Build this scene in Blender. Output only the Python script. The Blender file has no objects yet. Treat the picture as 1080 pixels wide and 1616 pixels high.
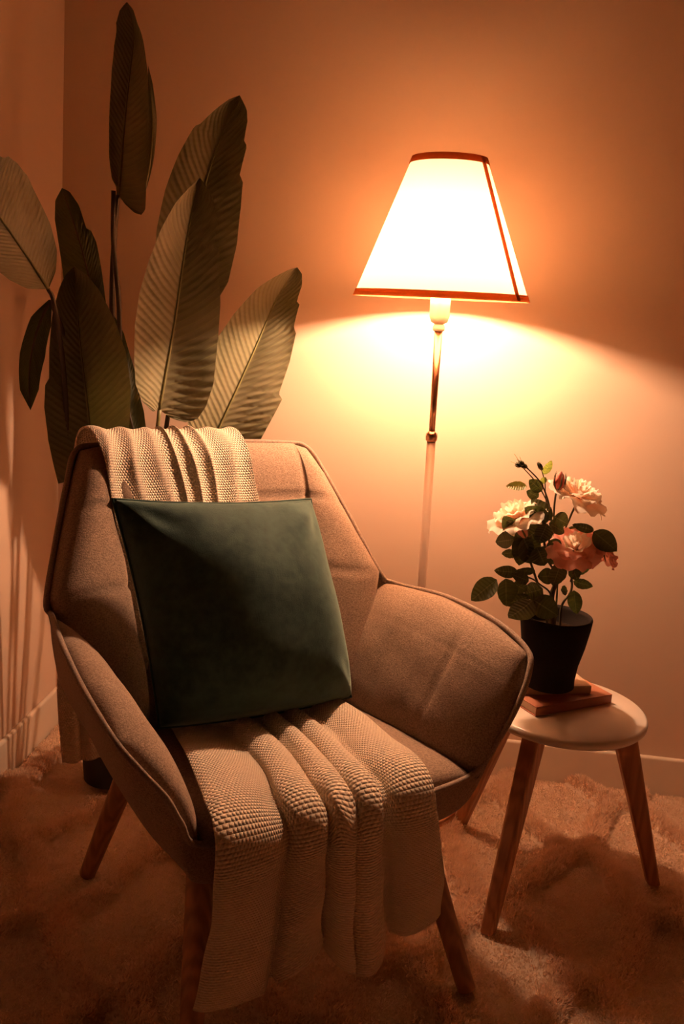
import bpy, math, random
import numpy as np
from mathutils import Vector, Matrix

rnd = random.Random(11)
COL = bpy.context.scene.collection
PI = math.pi
RUG_Z = 0.03

# ---------------------------------------------------------------- camera
EYE, FPX, PITCH, ROLL = 1.2, 1500.0, math.radians(12.3), math.radians(4.5)
cp, sp, cr, sr = math.cos(PITCH), math.sin(PITCH), math.cos(ROLL), math.sin(ROLL)
FWD = Vector((0, cp, -sp)); UP0 = Vector((0, sp, cp)); RT0 = Vector((1, 0, 0))
CX = RT0 * cr + UP0 * sr
CY = RT0 * -sr + UP0 * cr
CAM = Vector((0, 0, EYE))
cd = bpy.data.cameras.new('camera'); cam = bpy.data.objects.new('camera', cd); COL.objects.link(cam)
cd.sensor_fit = 'VERTICAL'; cd.sensor_height = 24.0; cd.lens = 24.0 * FPX / 1616.0
cd.clip_start = 0.02
Mx = Matrix((CX, CY, -FWD)).transposed().to_4x4(); Mx.translation = CAM
cam.matrix_world = Mx
bpy.context.scene.camera = cam


def at(px, py, y):
    """world point at distance y in front of the camera seen in direction (px, py)"""
    d = FWD + CX * ((px - 540) / FPX) - CY * ((py - 808) / FPX)
    return CAM + d * (y / d.y)


# ---------------------------------------------------------------- materials
def mat(name):
    m = bpy.data.materials.new(name); m.use_nodes = True
    nt = m.node_tree; nt.nodes.clear()
    out = nt.nodes.new('ShaderNodeOutputMaterial')
    return m, nt, out


class NB:
    def __init__(s, nt): s.nt = nt

    def n(s, t, **kw):
        nd = s.nt.nodes.new(t)
        for k, v in kw.items():
            if k.startswith('i_'):
                key = k[2:]
                key = int(key) if key.isdigit() else key.replace('_', ' ')
                if hasattr(v, 'is_linked') or isinstance(v, bpy.types.NodeSocket):
                    s.nt.links.new(v, nd.inputs[key])
                else:
                    nd.inputs[key].default_value = v
            else:
                setattr(nd, k, v)
        return nd

    def m(s, op, a, b=None, c=None):
        nd = s.nt.nodes.new('ShaderNodeMath'); nd.operation = op
        for i, v in enumerate((a, b, c)):
            if v is None: continue
            if isinstance(v, bpy.types.NodeSocket): s.nt.links.new(v, nd.inputs[i])
            else: nd.inputs[i].default_value = v
        return nd.outputs[0]

    def mix(s, f, a, b):
        nd = s.nt.nodes.new('ShaderNodeMix'); nd.data_type = 'RGBA'
        for i, v in ((0, f), (6, a), (7, b)):
            if isinstance(v, bpy.types.NodeSocket): s.nt.links.new(v, nd.inputs[i])
            else: nd.inputs[i].default_value = v if i == 0 else (*v, 1)[:4]
        return nd.outputs[2]

    def ramp(s, f, stops):
        nd = s.nt.nodes.new('ShaderNodeValToRGB'); s.nt.links.new(f, nd.inputs[0])
        el = nd.color_ramp.elements
        while len(el) < len(stops): el.new(.5)
        for e, (p, c) in zip(el, stops): e.position = p; e.color = (*c, 1)
        return nd.outputs[0]

    def noise(s, scale, detail=3, vec=None, rough=.5):
        nd = s.n('ShaderNodeTexNoise'); nd.inputs['Scale'].default_value = scale
        nd.inputs['Detail'].default_value = detail; nd.inputs['Roughness'].default_value = rough
        if vec is not None: s.nt.links.new(vec, nd.inputs['Vector'])
        return nd.outputs['Fac']

    def bump(s, h, strength, dist):
        nd = s.n('ShaderNodeBump'); s.nt.links.new(h, nd.inputs['Height'])
        nd.inputs['Strength'].default_value = strength; nd.inputs['Distance'].default_value = dist
        return nd.outputs[0]

    def scaled(s, vec, sc):
        nd = s.n('ShaderNodeMapping'); s.nt.links.new(vec, nd.inputs['Vector'])
        nd.inputs['Scale'].default_value = sc
        return nd.outputs[0]

    def obj(s): return s.n('ShaderNodeTexCoord').outputs['Object']
    def uv(s): return s.n('ShaderNodeTexCoord').outputs['UV']

    def pbr(s, out, color, rough=.6, metal=0., normal=None, sheen=0., spec=.5, sheen_tint=None):
        p = s.n('ShaderNodeBsdfPrincipled')
        if isinstance(color, bpy.types.NodeSocket): s.nt.links.new(color, p.inputs['Base Color'])
        else: p.inputs['Base Color'].default_value = (*color, 1)
        if isinstance(rough, bpy.types.NodeSocket): s.nt.links.new(rough, p.inputs['Roughness'])
        else: p.inputs['Roughness'].default_value = rough
        p.inputs['Metallic'].default_value = metal
        p.inputs['Specular IOR Level'].default_value = spec
        if sheen:
            p.inputs['Sheen Weight'].default_value = sheen
            p.inputs['Sheen Roughness'].default_value = .45
            if sheen_tint: p.inputs['Sheen Tint'].default_value = (*sheen_tint, 1)
        if normal is not None: s.nt.links.new(normal, p.inputs['Normal'])
        if out is not None: s.nt.links.new(p.outputs[0], out.inputs[0])
        return p


def m_plain(name, color, rough=.6, metal=0., var=.06, nscale=30, bump=0., spec=.5):
    m, nt, out = mat(name); b = NB(nt); o = b.obj()
    f = b.noise(nscale, 4, o)
    c = b.mix(f, tuple(x * (1 - var) for x in color), tuple(min(1, x * (1 + var)) for x in color))
    nrm = b.bump(b.noise(nscale * 4, 4, o), bump, .002) if bump else None
    b.pbr(out, c, rough, metal, nrm, spec=spec)
    return m


def m_tweed(name, ca, cb):
    m, nt, out = mat(name); b = NB(nt); o = b.obj()
    f1 = b.noise(640, 2, b.scaled(o, (1, 1, .35)))
    f2 = b.noise(640, 2, b.scaled(o, (.35, .35, 1)))
    f = b.m('MULTIPLY', b.m('ADD', f1, f2), .5)
    c = b.ramp(f, [(.38, ca), (.62, cb)])
    h = b.m('ADD', b.m('MULTIPLY', f, 1.), b.m('MULTIPLY', b.noise(38, 3, o), .8))
    b.pbr(out, c, .95, 0, b.bump(h, .45, .0022), sheen=.12, spec=.15, sheen_tint=(1, .85, .7))
    return m


def m_velvet(name, ca, cb):
    m, nt, out = mat(name); b = NB(nt); o = b.obj()
    f = b.m('ADD', b.m('MULTIPLY', b.noise(9, 6, o, .65), .65), b.m('MULTIPLY', b.noise(60, 4, o), .35))
    c = b.ramp(f, [(.38, ca), (.62, cb)])
    h = b.m('ADD', b.noise(700, 2, o), b.m('MULTIPLY', b.noise(24, 4, o), 2.))
    b.pbr(out, c, .85, 0, b.bump(h, .35, .002), sheen=.35, spec=.2, sheen_tint=(.75, 1., .85))
    return m


def m_knit(name, color):
    m, nt, out = mat(name); b = NB(nt)
    sx = b.n('ShaderNodeSeparateXYZ'); nt.links.new(b.uv(), sx.inputs[0])
    U = b.m('DIVIDE', sx.outputs[0], .0074); V = b.m('DIVIDE', sx.outputs[1], .0052)
    row = b.m('FLOOR', V)
    par = b.m('MULTIPLY', b.m('MODULO', row, 2.), .5)
    a = b.m('SINE', b.m('MULTIPLY', b.m('FRACT', b.m('ADD', U, par)), PI))
    v = b.m('SINE', b.m('MULTIPLY', b.m('FRACT', V), PI))
    h = b.m('POWER', b.m('MULTIPLY', a, v), .85)
    o = b.obj()
    hf = b.m('ADD', h, b.m('MULTIPLY', b.noise(900, 2, o), .25))
    c = b.mix(b.noise(14, 4, o), tuple(x * .93 for x in color), color)
    b.pbr(out, c, .95, 0, b.bump(hf, .85, .0034), sheen=.1, spec=.1)
    return m


def m_wood(name, ca, cb, rough=.45):
    m, nt, out = mat(name); b = NB(nt); o = b.obj()
    st = b.scaled(o, (1, 1, .06))
    w = b.n('ShaderNodeTexWave', wave_type='BANDS', bands_direction='DIAGONAL')
    nt.links.new(st, w.inputs['Vector'])
    w.inputs['Scale'].default_value = 28; w.inputs['Distortion'].default_value = 9; w.inputs['Detail'].default_value = 3
    f = b.m('ADD', b.m('MULTIPLY', w.outputs['Fac'], .55), b.m('MULTIPLY', b.noise(90, 4, st), .45))
    c = b.ramp(f, [(.2, ca), (.8, cb)])
    b.pbr(out, c, rough, 0, b.bump(f, .12, .001))
    return m


def m_wall(name, color):
    m, nt, out = mat(name); b = NB(nt); o = b.obj()
    c = b.mix(b.noise(2.2, 3, o), tuple(x * .97 for x in color), color)
    b.pbr(out, c, .75, 0, b.bump(b.noise(260, 3, o), .08, .0008), spec=.25)
    return m


def m_leaf(name, ca, cb, rib, transl=.3, veins=60., rough=.45, tcol=None):
    m, nt, out = mat(name); b = NB(nt)
    sx = b.n('ShaderNodeSeparateXYZ'); nt.links.new(b.uv(), sx.inputs[0])
    u, v = sx.outputs[0], sx.outputs[1]
    au = b.m('ABSOLUTE', u)
    o = b.obj()
    ph = b.m('SUBTRACT', v, b.m('MULTIPLY', au, .16))
    ph = b.m('ADD', ph, b.m('MULTIPLY', b.noise(18, 2, o), .012))
    wv = b.m('SINE', b.m('MULTIPLY', ph, veins * 2 * PI))
    c = b.ramp(b.noise(9, 4, o), [(.3, ca), (.7, cb)])
    vm = b.m('GREATER_THAN', wv, .93)
    c = b.mix(b.m('MULTIPLY', vm, .25), c, rib)
    c = b.mix(b.m('LESS_THAN', au, .028), c, rib)
    nrm = b.bump(wv, .35, .0015)
    p = b.pbr(None, c, rough, 0, nrm, spec=.3)
    tr = b.n('ShaderNodeBsdfTranslucent'); tr.inputs[0].default_value = (*(tcol or (.35, .42, .06)), 1)
    mx = b.n('ShaderNodeMixShader'); mx.inputs[0].default_value = transl
    nt.links.new(p.outputs[0], mx.inputs[1]); nt.links.new(tr.outputs[0], mx.inputs[2])
    nt.links.new(mx.outputs[0], out.inputs[0])
    return m


def m_petal(name, inner, outer, transl=.5):
    m, nt, out = mat(name); b = NB(nt)
    sx = b.n('ShaderNodeSeparateXYZ'); nt.links.new(b.uv(), sx.inputs[0])
    f = b.m('ADD', sx.outputs[1], b.m('MULTIPLY', b.m('SUBTRACT', b.noise(60, 3, b.obj()), .5), .35))
    c = b.ramp(f, [(.1, inner), (.85, outer)])
    wv = b.m('SINE', b.m('MULTIPLY', sx.outputs[0], 40.))
    p = b.pbr(None, c, .6, 0, b.bump(wv, .15, .0006), spec=.2)
    tr = b.n('ShaderNodeBsdfTranslucent'); nt.links.new(c, tr.inputs[0])
    mx = b.n('ShaderNodeMixShader'); mx.inputs[0].default_value = transl
    nt.links.new(p.outputs[0], mx.inputs[1]); nt.links.new(tr.outputs[0], mx.inputs[2])
    nt.links.new(mx.outputs[0], out.inputs[0])
    return m


def m_shade():
    m, nt, out = mat('lampshade_fabric'); b = NB(nt); o = b.obj()
    f = b.noise(500, 2, b.scaled(o, (1, 1, .2)))
    c = b.mix(f, (.95, .64, .40), (1, .70, .45))
    d = b.n('ShaderNodeBsdfDiffuse'); d.inputs[0].default_value = (.72, .6, .45, 1)
    tr = b.n('ShaderNodeBsdfTranslucent'); nt.links.new(c, tr.inputs[0])
    mx = b.n('ShaderNodeMixShader'); mx.inputs[0].default_value = SHADE_T
    nt.links.new(d.outputs[0], mx.inputs[1]); nt.links.new(tr.outputs[0], mx.inputs[2])
    nt.links.new(mx.outputs[0], out.inputs[0])
    return m


def m_ribbon():
    m, nt, out = mat('rust_ribbon'); b = NB(nt); o = b.obj()
    c = b.mix(b.noise(200, 3, o), (.42, .13, .045), (.50, .17, .06))
    p = b.pbr(None, c, .8, 0, None, spec=.2)
    tr = b.n('ShaderNodeBsdfTranslucent'); tr.inputs[0].default_value = (.62, .30, .13, 1)
    mx = b.n('ShaderNodeMixShader'); mx.inputs[0].default_value = .42
    nt.links.new(p.outputs[0], mx.inputs[1]); nt.links.new(tr.outputs[0], mx.inputs[2])
    nt.links.new(mx.outputs[0], out.inputs[0])
    return m


def m_emit(name, col, s):
    m, nt, out = mat(name); b = NB(nt)
    e = b.n('ShaderNodeEmission'); e.inputs[0].default_value = (*col, 1); e.inputs[1].default_value = s
    nt.links.new(e.outputs[0], out.inputs[0]); return m


def m_rug(name, ca, cb):
    m, nt, out = mat(name); b = NB(nt); o = b.obj()
    f = b.m('ADD', b.m('MULTIPLY', b.noise(22, 4, o), .5), b.m('MULTIPLY', b.noise(300, 2, o), .5))
    c = b.ramp(f, [(.3, ca), (.65, cb)])
    p = b.pbr(None, c, .95, 0, None, spec=.05)
    tr = b.n('ShaderNodeBsdfTranslucent'); nt.links.new(c, tr.inputs[0])
    mx = b.n('ShaderNodeMixShader'); mx.inputs[0].default_value = .42
    nt.links.new(p.outputs[0], mx.inputs[1]); nt.links.new(tr.outputs[0], mx.inputs[2])
    nt.links.new(mx.outputs[0], out.inputs[0])
    return m


SHADE_T = .16
BULB = 2800.0
BULB_COL = (1.0, .582, .35)
M = dict(
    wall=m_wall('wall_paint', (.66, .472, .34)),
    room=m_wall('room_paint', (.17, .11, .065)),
    side=m_wall('bounce_wall_paint', (.46, .31, .21)),  # lighter than the other unseen walls, to bounce fill from the right
    trim=m_plain('baseboard_paint', (.72, .58, .44), .45, var=.02),
    floor=m_wood('floor_boards', (.16, .09, .05), (.25, .15, .08)),
    rug=m_rug('rug_pile', (.84, .63, .46), (.93, .75, .57)),
    tweed=m_tweed('tweed', (.19, .125, .088), (.38, .265, .19)),
    piping=m_tweed('piping_cloth', (.22, .15, .11), (.36, .26, .2)),
    velvet=m_velvet('green_velvet', (.008, .026, .021), (.030, .062, .048)),
    knit=m_knit('cream_knit', (.86, .69, .51)),
    wood=m_wood('beech_wood', (.30, .135, .06), (.46, .22, .10)),
    wood2=m_wood('oak_wood', (.34, .14, .06), (.50, .22, .10)),
    white=m_plain('white_lacquer', (.80, .70, .60), .2, var=.015),
    copper=m_plain('rose_gold_metal', (.72, .38, .22), .28, 1., var=.03),
    pale=m_plain('pale_lamp_enamel', (.66, .47, .36), .5, .1, var=.03),
    socket=m_plain('cream_socket', (.85, .72, .55), .4, var=.02),
    shade=m_shade(),
    trimcloth=m_ribbon(),
    bulb=m_emit('bulb_glow', BULB_COL, BULB),
    pot=m_plain('black_matte_pot', (.016, .012, .010), .8, var=.15, spec=.06),
    soil=m_plain('dark_soil', (.02, .013, .008), 1., var=.5, nscale=120, bump=1., spec=0.),
    blackpot=m_plain('black_plastic', (.012, .012, .012), .5, var=.1),
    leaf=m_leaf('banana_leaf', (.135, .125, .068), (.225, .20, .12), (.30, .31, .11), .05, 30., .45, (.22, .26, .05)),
    leafshaded=m_leaf('shaded_banana_leaf', (.045, .055, .035), (.075, .085, .05), (.12, .13, .06), .12, 30.),  # darkened copy of the leaf, corner shade put into the colour
    stalk=m_plain('leaf_stalk', (.16, .14, .05), .5, var=.2),
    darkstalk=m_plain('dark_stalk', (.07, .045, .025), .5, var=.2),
    roseleaf=m_leaf('rose_leaf', (.06, .068, .036), (.12, .12, .066), (.19, .18, .10), .12, 9., .4, (.16, .2, .04)),
    palerose=m_leaf('pale_rose_leaf', (.22, .22, .12), (.34, .32, .18), (.36, .34, .2), .3, 9., .45),
    stem=m_plain('rose_stem', (.11, .08, .035), .6, var=.25, nscale=80),
    petal_cream=m_petal('cream_petal', (.90, .60, .40), (.96, .86, .70)),
    petal_pink=m_petal('pink_petal', (.92, .62, .46), (.90, .46, .36)),
    petal_bud=m_petal('bud_petal', (.75, .20, .12), (.80, .26, .18), .2),
    redbook=m_plain('terracotta_cover', (.42, .16, .085), .55, var=.05),
    tanbook=m_plain('tan_cover', (.62, .42, .27), .6, var=.05),
    paper=m_plain('book_pages', (.70, .52, .36), .9, var=.1, nscale=250),
    mark=m_plain('dark_mark', (.16, .07, .04), .8),
)


# ---------------------------------------------------------------- mesh helpers
def build(name, V, F, m, parent=None, smooth=True, uv=None, loc=None):
    me = bpy.data.meshes.new(name)
    me.from_pydata([tuple(v) for v in V], [], [tuple(f) for f in F])
    me.update()
    if uv is not None:
        lay = me.uv_layers.new(name='UVMap')
        li = np.zeros(len(me.loops), dtype=np.int32); me.loops.foreach_get('vertex_index', li)
        arr = np.asarray(uv, dtype=np.float32)[li]
        lay.data.foreach_set('uv', arr.ravel())
    if smooth: me.polygons.foreach_set('use_smooth', [True] * len(me.polygons))
    o = bpy.data.objects.new(name, me); COL.objects.link(o)
    if isinstance(m, (list, tuple)):
        for q in m: me.materials.append(q)
    else: me.materials.append(m)
    if parent is not None: o.parent = parent
    if loc is not None: o.location = loc
    return o


def thing(name, label, cat, loc=(0, 0, 0), rz=0., ry=0., group=None):
    o = bpy.data.objects.new(name, None); COL.objects.link(o); o.empty_display_size = .05
    o.location = loc; o.rotation_euler = (0, ry, rz)
    return tag(o, label, cat, group)


def tag(o, label, cat, group=None):
    o['label'] = label; o['category'] = cat
    if group: o['group'] = group
    return o


def struct(o): o['kind'] = 'structure'; return o


def box(cx, cy, cz, sx, sy, sz):
    V = [(cx + a * sx / 2, cy + b * sy / 2, cz + c * sz / 2) for a in (-1, 1) for b in (-1, 1) for c in (-1, 1)]
    F = [(0, 1, 3, 2), (4, 6, 7, 5), (0, 4, 5, 1), (2, 3, 7, 6), (0, 2, 6, 4), (1, 5, 7, 3)]
    return V, F


def join(*parts):
    V, F = [], []
    for v, f in parts:
        k = len(V); V += list(v); F += [tuple(i + k for i in q) for q in f]
    return V, F


def bevel(o, w, seg=2):
    md = o.modifiers.new('bevel', 'BEVEL'); md.width = w; md.segments = seg; md.limit_method = 'ANGLE'
    return o


def tube(P, R, seg=10, closed=False, cap=True):
    P = [Vector(p) for p in P]; n = len(P)
    if not hasattr(R, '__len__'): R = [R] * n
    V, F = [], []
    T = []
    for i in range(n):
        if closed: t = P[(i + 1) % n] - P[i - 1]
        else: t = P[min(i + 1, n - 1)] - P[max(i - 1, 0)]
        T.append(t.normalized())
    a = T[0].orthogonal().normalized()
    for i in range(n):
        a = (a - T[i] * a.dot(T[i])).normalized(); bb = T[i].cross(a)
        for k in range(seg):
            w = 2 * PI * k / seg
            V.append(P[i] + (a * math.cos(w) + bb * math.sin(w)) * R[i])
    for i in range(n if closed else n - 1):
        j = (i + 1) % n
        for k in range(seg):
            l = (k + 1) % seg
            F.append((i * seg + k, i * seg + l, j * seg + l, j * seg + k))
    if cap and not closed:
        F.append(tuple(range(seg))[::-1]); F.append(tuple((n - 1) * seg + k for k in range(seg)))
    return V, F


def lathe(prof, seg=48, cap0=True, cap1=True):
    V, F = [], []
    for r, z in prof:
        for k in range(seg):
            a = 2 * PI * k / seg; V.append((r * math.cos(a), r * math.sin(a), z))
    for i in range(len(prof) - 1):
        for k in range(seg):
            l = (k + 1) % seg
            F.append((i * seg + k, i * seg + l, (i + 1) * seg + l, (i + 1) * seg + k))
    if cap0: F.append(tuple(range(seg))[::-1])
    if cap1: F.append(tuple((len(prof) - 1) * seg + k for k in range(seg)))
    return V, F


def catmull(P, n):
    """smooth polyline through P with n samples a span"""
    P = [Vector(p) for p in P]
    Q = [P[0] * 2 - P[1]] + P + [P[-1] * 2 - P[-2]]
    out = []
    for i in range(len(P) - 1):
        a, b, c, d = Q[i:i + 4]
        for k in range(n):
            t = k / n
            out.append(.5 * ((2 * b) + (c - a) * t + (2 * a - 5 * b + 4 * c - d) * t * t + (3 * b - a - 3 * c + d) * t ** 3))
    out.append(P[-1]); return out


def catmull_closed(P, n):
    P = [Vector(p) for p in P]; m = len(P); out = []
    for i in range(m):
        a, b, c, d = P[i - 1], P[i], P[(i + 1) % m], P[(i + 2) % m]
        for k in range(n):
            t = k / n
            out.append(.5 * ((2 * b) + (c - a) * t + (2 * a - 5 * b + 4 * c - d) * t * t + (3 * b - a - 3 * c + d) * t ** 3))
    return out


def lerp(a, b, t): return a + (b - a) * t


def interp(tab, t):
    if t <= tab[0][0]: return tab[0][1]
    for (a, x), (b, y) in zip(tab, tab[1:]):
        if t <= b:
            k = (t - a) / (b - a); return lerp(x, y, k)
    return tab[-1][1]


# ---------------------------------------------------------------- the room
CORNER = Vector((-.752, 2.452, 0))
BX = Vector((1.704, -.148, 0)).normalized()       # along the back wall
LY = Vector((-BX.y, BX.x, 0))                     # along the left wall, away from the camera
ROT = math.atan2(BX.y, BX.x)


def room_box(name, x0, x1, y0, y1, z0, z1, m, kind=True):
    """box in the room's own axes, origin at the back left corner"""
    V, F = box((x0 + x1) / 2, (y0 + y1) / 2, (z0 + z1) / 2, x1 - x0, y1 - y0, z1 - z0)
    o = build(name, V, F, m, None, False); o.location = CORNER; o.rotation_euler = (0, 0, ROT)
    return struct(o)


RW, RD, RH = 2.55, 4.2, 2.5
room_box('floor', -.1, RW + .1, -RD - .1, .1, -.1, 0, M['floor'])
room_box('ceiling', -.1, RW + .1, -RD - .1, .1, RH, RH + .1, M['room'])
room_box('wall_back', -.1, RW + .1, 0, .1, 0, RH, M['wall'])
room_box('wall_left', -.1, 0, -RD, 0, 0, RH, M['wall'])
room_box('wall_right', RW, RW + .1, -RD, 0, 0, RH, M['side'])  # out of view, set close in to reflect soft fill light
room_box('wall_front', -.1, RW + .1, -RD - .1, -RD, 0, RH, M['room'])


def baseboard(name, x0, x1, y0, y1):
    o = room_box(name, x0, x1, y0, y1, 0, .112, M['trim'])
    bevel(o, .006, 3); return o


baseboard('baseboard_back', 0.0145, RW, -.015, -.0003)
baseboard('baseboard_left', .0003, .0143, -RD, -.0003)

# ---------------------------------------------------------------- rug
def make_rug():
    ang = ROT
    c, s = math.cos(ang), math.sin(ang)
    x0, x1, y0, y1 = .02, 2.05, -2.25, -.022       # in the room's axes

    def height(X, Y):
        a, bb = .34, .46
        wx = X + .02 * np.sin(7 * Y + 1) + .012 * np.sin(19 * Y)
        wy = Y + .025 * np.sin(6 * X + .5) + .012 * np.sin(17 * X + 2)
        sx = np.cos(2 * PI * wx / a)
        d = np.full_like(X, 9.)
        for n in range(-8, 6):
            d = np.minimum(d, np.abs(wy - (n + .25 * sx) * bb * 1.0))
            d = np.minimum(d, np.abs(wy - (n + .5 - .25 * sx) * bb * 1.0))
        slope = .25 * bb * 2 * PI / a
        d = d / np.sqrt(1 + (slope * np.sin(2 * PI * wx / a)) ** 2)
        ridge = np.clip(1 - (d / .036) ** 2, 0, 1) ** .6
        lump = .5 + .5 * np.sin(31 * X + 5 * np.sin(13 * Y)) * np.sin(27 * Y + 4 * np.sin(11 * X))
        return ridge, lump

    root = thing('rug', 'cream shag rug with raised trellis ridges covering the floor', 'rug', CORNER, ang)
    nx, ny = 260, 280
    xs = np.linspace(x0, x1, nx); ys = np.linspace(y0, y1, ny)
    X, Y = np.meshgrid(xs, ys, indexing='ij')
    r, l = height(X, Y)
    Z = .010 + .020 * r + .004 * l
    V = np.stack([X, Y, Z], -1).reshape(-1, 3)
    idx = np.arange(nx * ny).reshape(nx, ny)
    F = np.stack([idx[:-1, :-1], idx[1:, :-1], idx[1:, 1:], idx[:-1, 1:]], -1).reshape(-1, 4)
    # skirt down to the floor
    edge = np.concatenate([idx[:, 0], idx[-1, 1:], idx[-2::-1, -1], idx[0, -2:0:-1]])
    low = V[edge].copy(); low[:, 2] = .0005
    k = len(V); ne = len(edge); V2 = np.concatenate([V, low])
    F2 = [tuple(q) for q in F] + [(edge[(i + 1) % ne], edge[i], k + i, k + (i + 1) % ne) for i in range(ne)]
    build('backing', V2, F2, M['rug'], root)
    # the pile: short tapered yarn ends
    rs = np.random.RandomState(3)
    N = 760000
    px = rs.uniform(x0, x1, N); py = y0 + (y1 - y0) * (1 - rs.uniform(0, 1, N) ** 1.15)
    r, l = height(px, py)
    keep = rs.uniform(0, 1, N) < (.75 + .25 * r)
    px, py, r, l = px[keep], py[keep], r[keep], l[keep]; N = len(px)
    base = np.stack([px, py, .008 + .020 * r + .004 * l], -1)
    clump = np.stack([np.sin(61 * px + 9 * np.sin(37 * py)), np.sin(67 * py + 8 * np.sin(41 * px))], -1)
    L = (.0070 + .009 * r) * rs.uniform(.7, 1.25, N)
    lean = clump * .5 + rs.normal(0, .40, (N, 2))
    d = np.concatenate([lean, np.ones((N, 1))], 1); d /= np.linalg.norm(d, axis=1)[:, None]
    aw = rs.uniform(0, PI, N); w = np.stack([np.cos(aw), np.sin(aw), np.zeros(N)], -1) * rs.uniform(.0009, .0016, N)[:, None]
    bend = np.concatenate([rs.normal(0, .35, (N, 2)), np.zeros((N, 1))], 1)
    mid = base + d * (L * .55)[:, None]
    tip = mid + (d + bend) * (L * .45)[:, None]
    tip[:, 0] = np.clip(tip[:, 0], .018, None); tip[:, 1] = np.clip(tip[:, 1], None, -.018)
    VV = np.stack([base - w, base + w, mid + w * .9, mid - w * .9, tip], 1).reshape(-1, 3)
    o = np.arange(N) * 5
    me = bpy.data.meshes.new('pile')
    me.vertices.add(N * 5); me.vertices.foreach_set('co', VV.astype(np.float32).ravel())
    loops = np.stack([o, o + 1, o + 2, o + 3, o + 3, o + 2, o + 4], 1).ravel()
    me.loops.add(len(loops)); me.loops.foreach_set('vertex_index', loops.astype(np.int32))
    me.polygons.add(N * 2)
    ls = np.stack([np.arange(N) * 7, np.arange(N) * 7 + 4], 1).ravel()
    me.polygons.foreach_set('loop_start', ls.astype(np.int32))
    me.update(calc_edges=True); me.validate()
    me.materials.append(M['rug'])
    p = bpy.data.objects.new('pile', me); COL.objects.link(p); p.parent = root
    p['kind'] = 'stuff'


make_rug()

# ---------------------------------------------------------------- armchair
CH_O = Vector((-.0873, 1.6197, 0)); CH_R = math.radians(33)
chair = thing('armchair', 'brown tweed winged armchair with splayed wooden legs in front of the floor lamp', 'armchair', CH_O, CH_R)
CHM = Matrix.Translation(CH_O) @ Matrix.Rotation(CH_R, 4, 'Z')


def grid_eval(G, s, t):
    """piecewise linear patch; G rows (t) of points (s), both over 0..1, G given with its own knots"""
    knots_s, knots_t, P = G
    def seg(K, x):
        for i in range(len(K) - 1):
            if x <= K[i + 1] or i == len(K) - 2: return i, (x - K[i]) / (K[i + 1] - K[i])
    i, a = seg(knots_s, s); j, b = seg(knots_t, t)
    p = P[j][i] * (1 - a) + P[j][i + 1] * a
    q = P[j + 1][i] * (1 - a) + P[j + 1][i + 1] * a
    return p * (1 - b) + q * b


def pad(name, G, front, back, flip, seams_s=(), seams_t=(), rnd_c=0., n=44, parent=None, m=None, soft=.035, smooth=3, pw=4., pipe=.0045, pipe_from=0., pipe_to=1., expo=.5):
    """an upholstered panel: mid surface G puffed to both sides, with stitched seams"""
    S = np.linspace(-1, 1, n + 1)
    P = np.zeros((n + 1, n + 1, 3))
    for i, a in enumerate(S):
        for j, b in enumerate(S):
            sa = a * math.sqrt(1 - rnd_c * b * b) / math.sqrt(1) ; sb = b * math.sqrt(1 - rnd_c * a * a)
            P[i, j] = grid_eval(G, (sa + 1) / 2, (sb + 1) / 2)
    for _ in range(smooth):                      # soften the facets, keep the outline
        Q = P.copy()
        Q[1:-1, 1:-1] = .5 * P[1:-1, 1:-1] + .125 * (P[2:, 1:-1] + P[:-2, 1:-1] + P[1:-1, 2:] + P[1:-1, :-2])
        P = Q
    du = np.gradient(P, axis=0); dv = np.gradient(P, axis=1)
    N = np.cross(du, dv); N /= np.linalg.norm(N, axis=2)[..., None]
    if flip: N = -N
    A, B = np.meshgrid(S, S, indexing='ij')
    prof = np.clip((1 - np.abs(A) ** pw) * (1 - np.abs(B) ** pw), 0, 1) ** expo
    dip = np.ones_like(prof)
    for s0, dep, w in seams_s: dip *= 1 - dep * np.exp(-((A - s0) / w) ** 2)
    for t0, dep, w in seams_t: dip *= 1 - dep * np.exp(-((B - t0) / w) ** 2)
    puck = 1 + .02 * np.sin(9 * A + 4 * B) * np.sin(7 * B - 3 * A)
    Fp = P + N * (front * prof * dip * puck)[..., None]
    Bp = P - N * (back * prof)[..., None]
    V = [tuple(Fp[i, j]) for i in range(n + 1) for j in range(n + 1)]
    id_f = lambda i, j: i * (n + 1) + j
    bid = {}
    for i in range(n + 1):
        for j in range(n + 1):
            if i in (0, n) or j in (0, n): bid[i, j] = id_f(i, j)
            else: bid[i, j] = len(V); V.append(tuple(Bp[i, j]))
    F = []
    for i in range(n):
        for j in range(n):
            q = (id_f(i, j), id_f(i + 1, j), id_f(i + 1, j + 1), id_f(i, j + 1))
            r = (bid[i, j], bid[i, j + 1], bid[i + 1, j + 1], bid[i + 1, j])
            F.append(q[::-1] if flip else q); F.append(r[::-1] if flip else r)
    o = build(name, V, F, m or M['tweed'], parent)
    loop = [P[i, 0] for i in range(n)] + [P[n, j] for j in range(n)] + [P[i, n] for i in range(n, 0, -1)] + [P[0, j] for j in range(n, 0, -1)]
    return o, [Vector(p) for p in loop], (Fp, N)


v3 = lambda *a: np.array(a, dtype=float)

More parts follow.
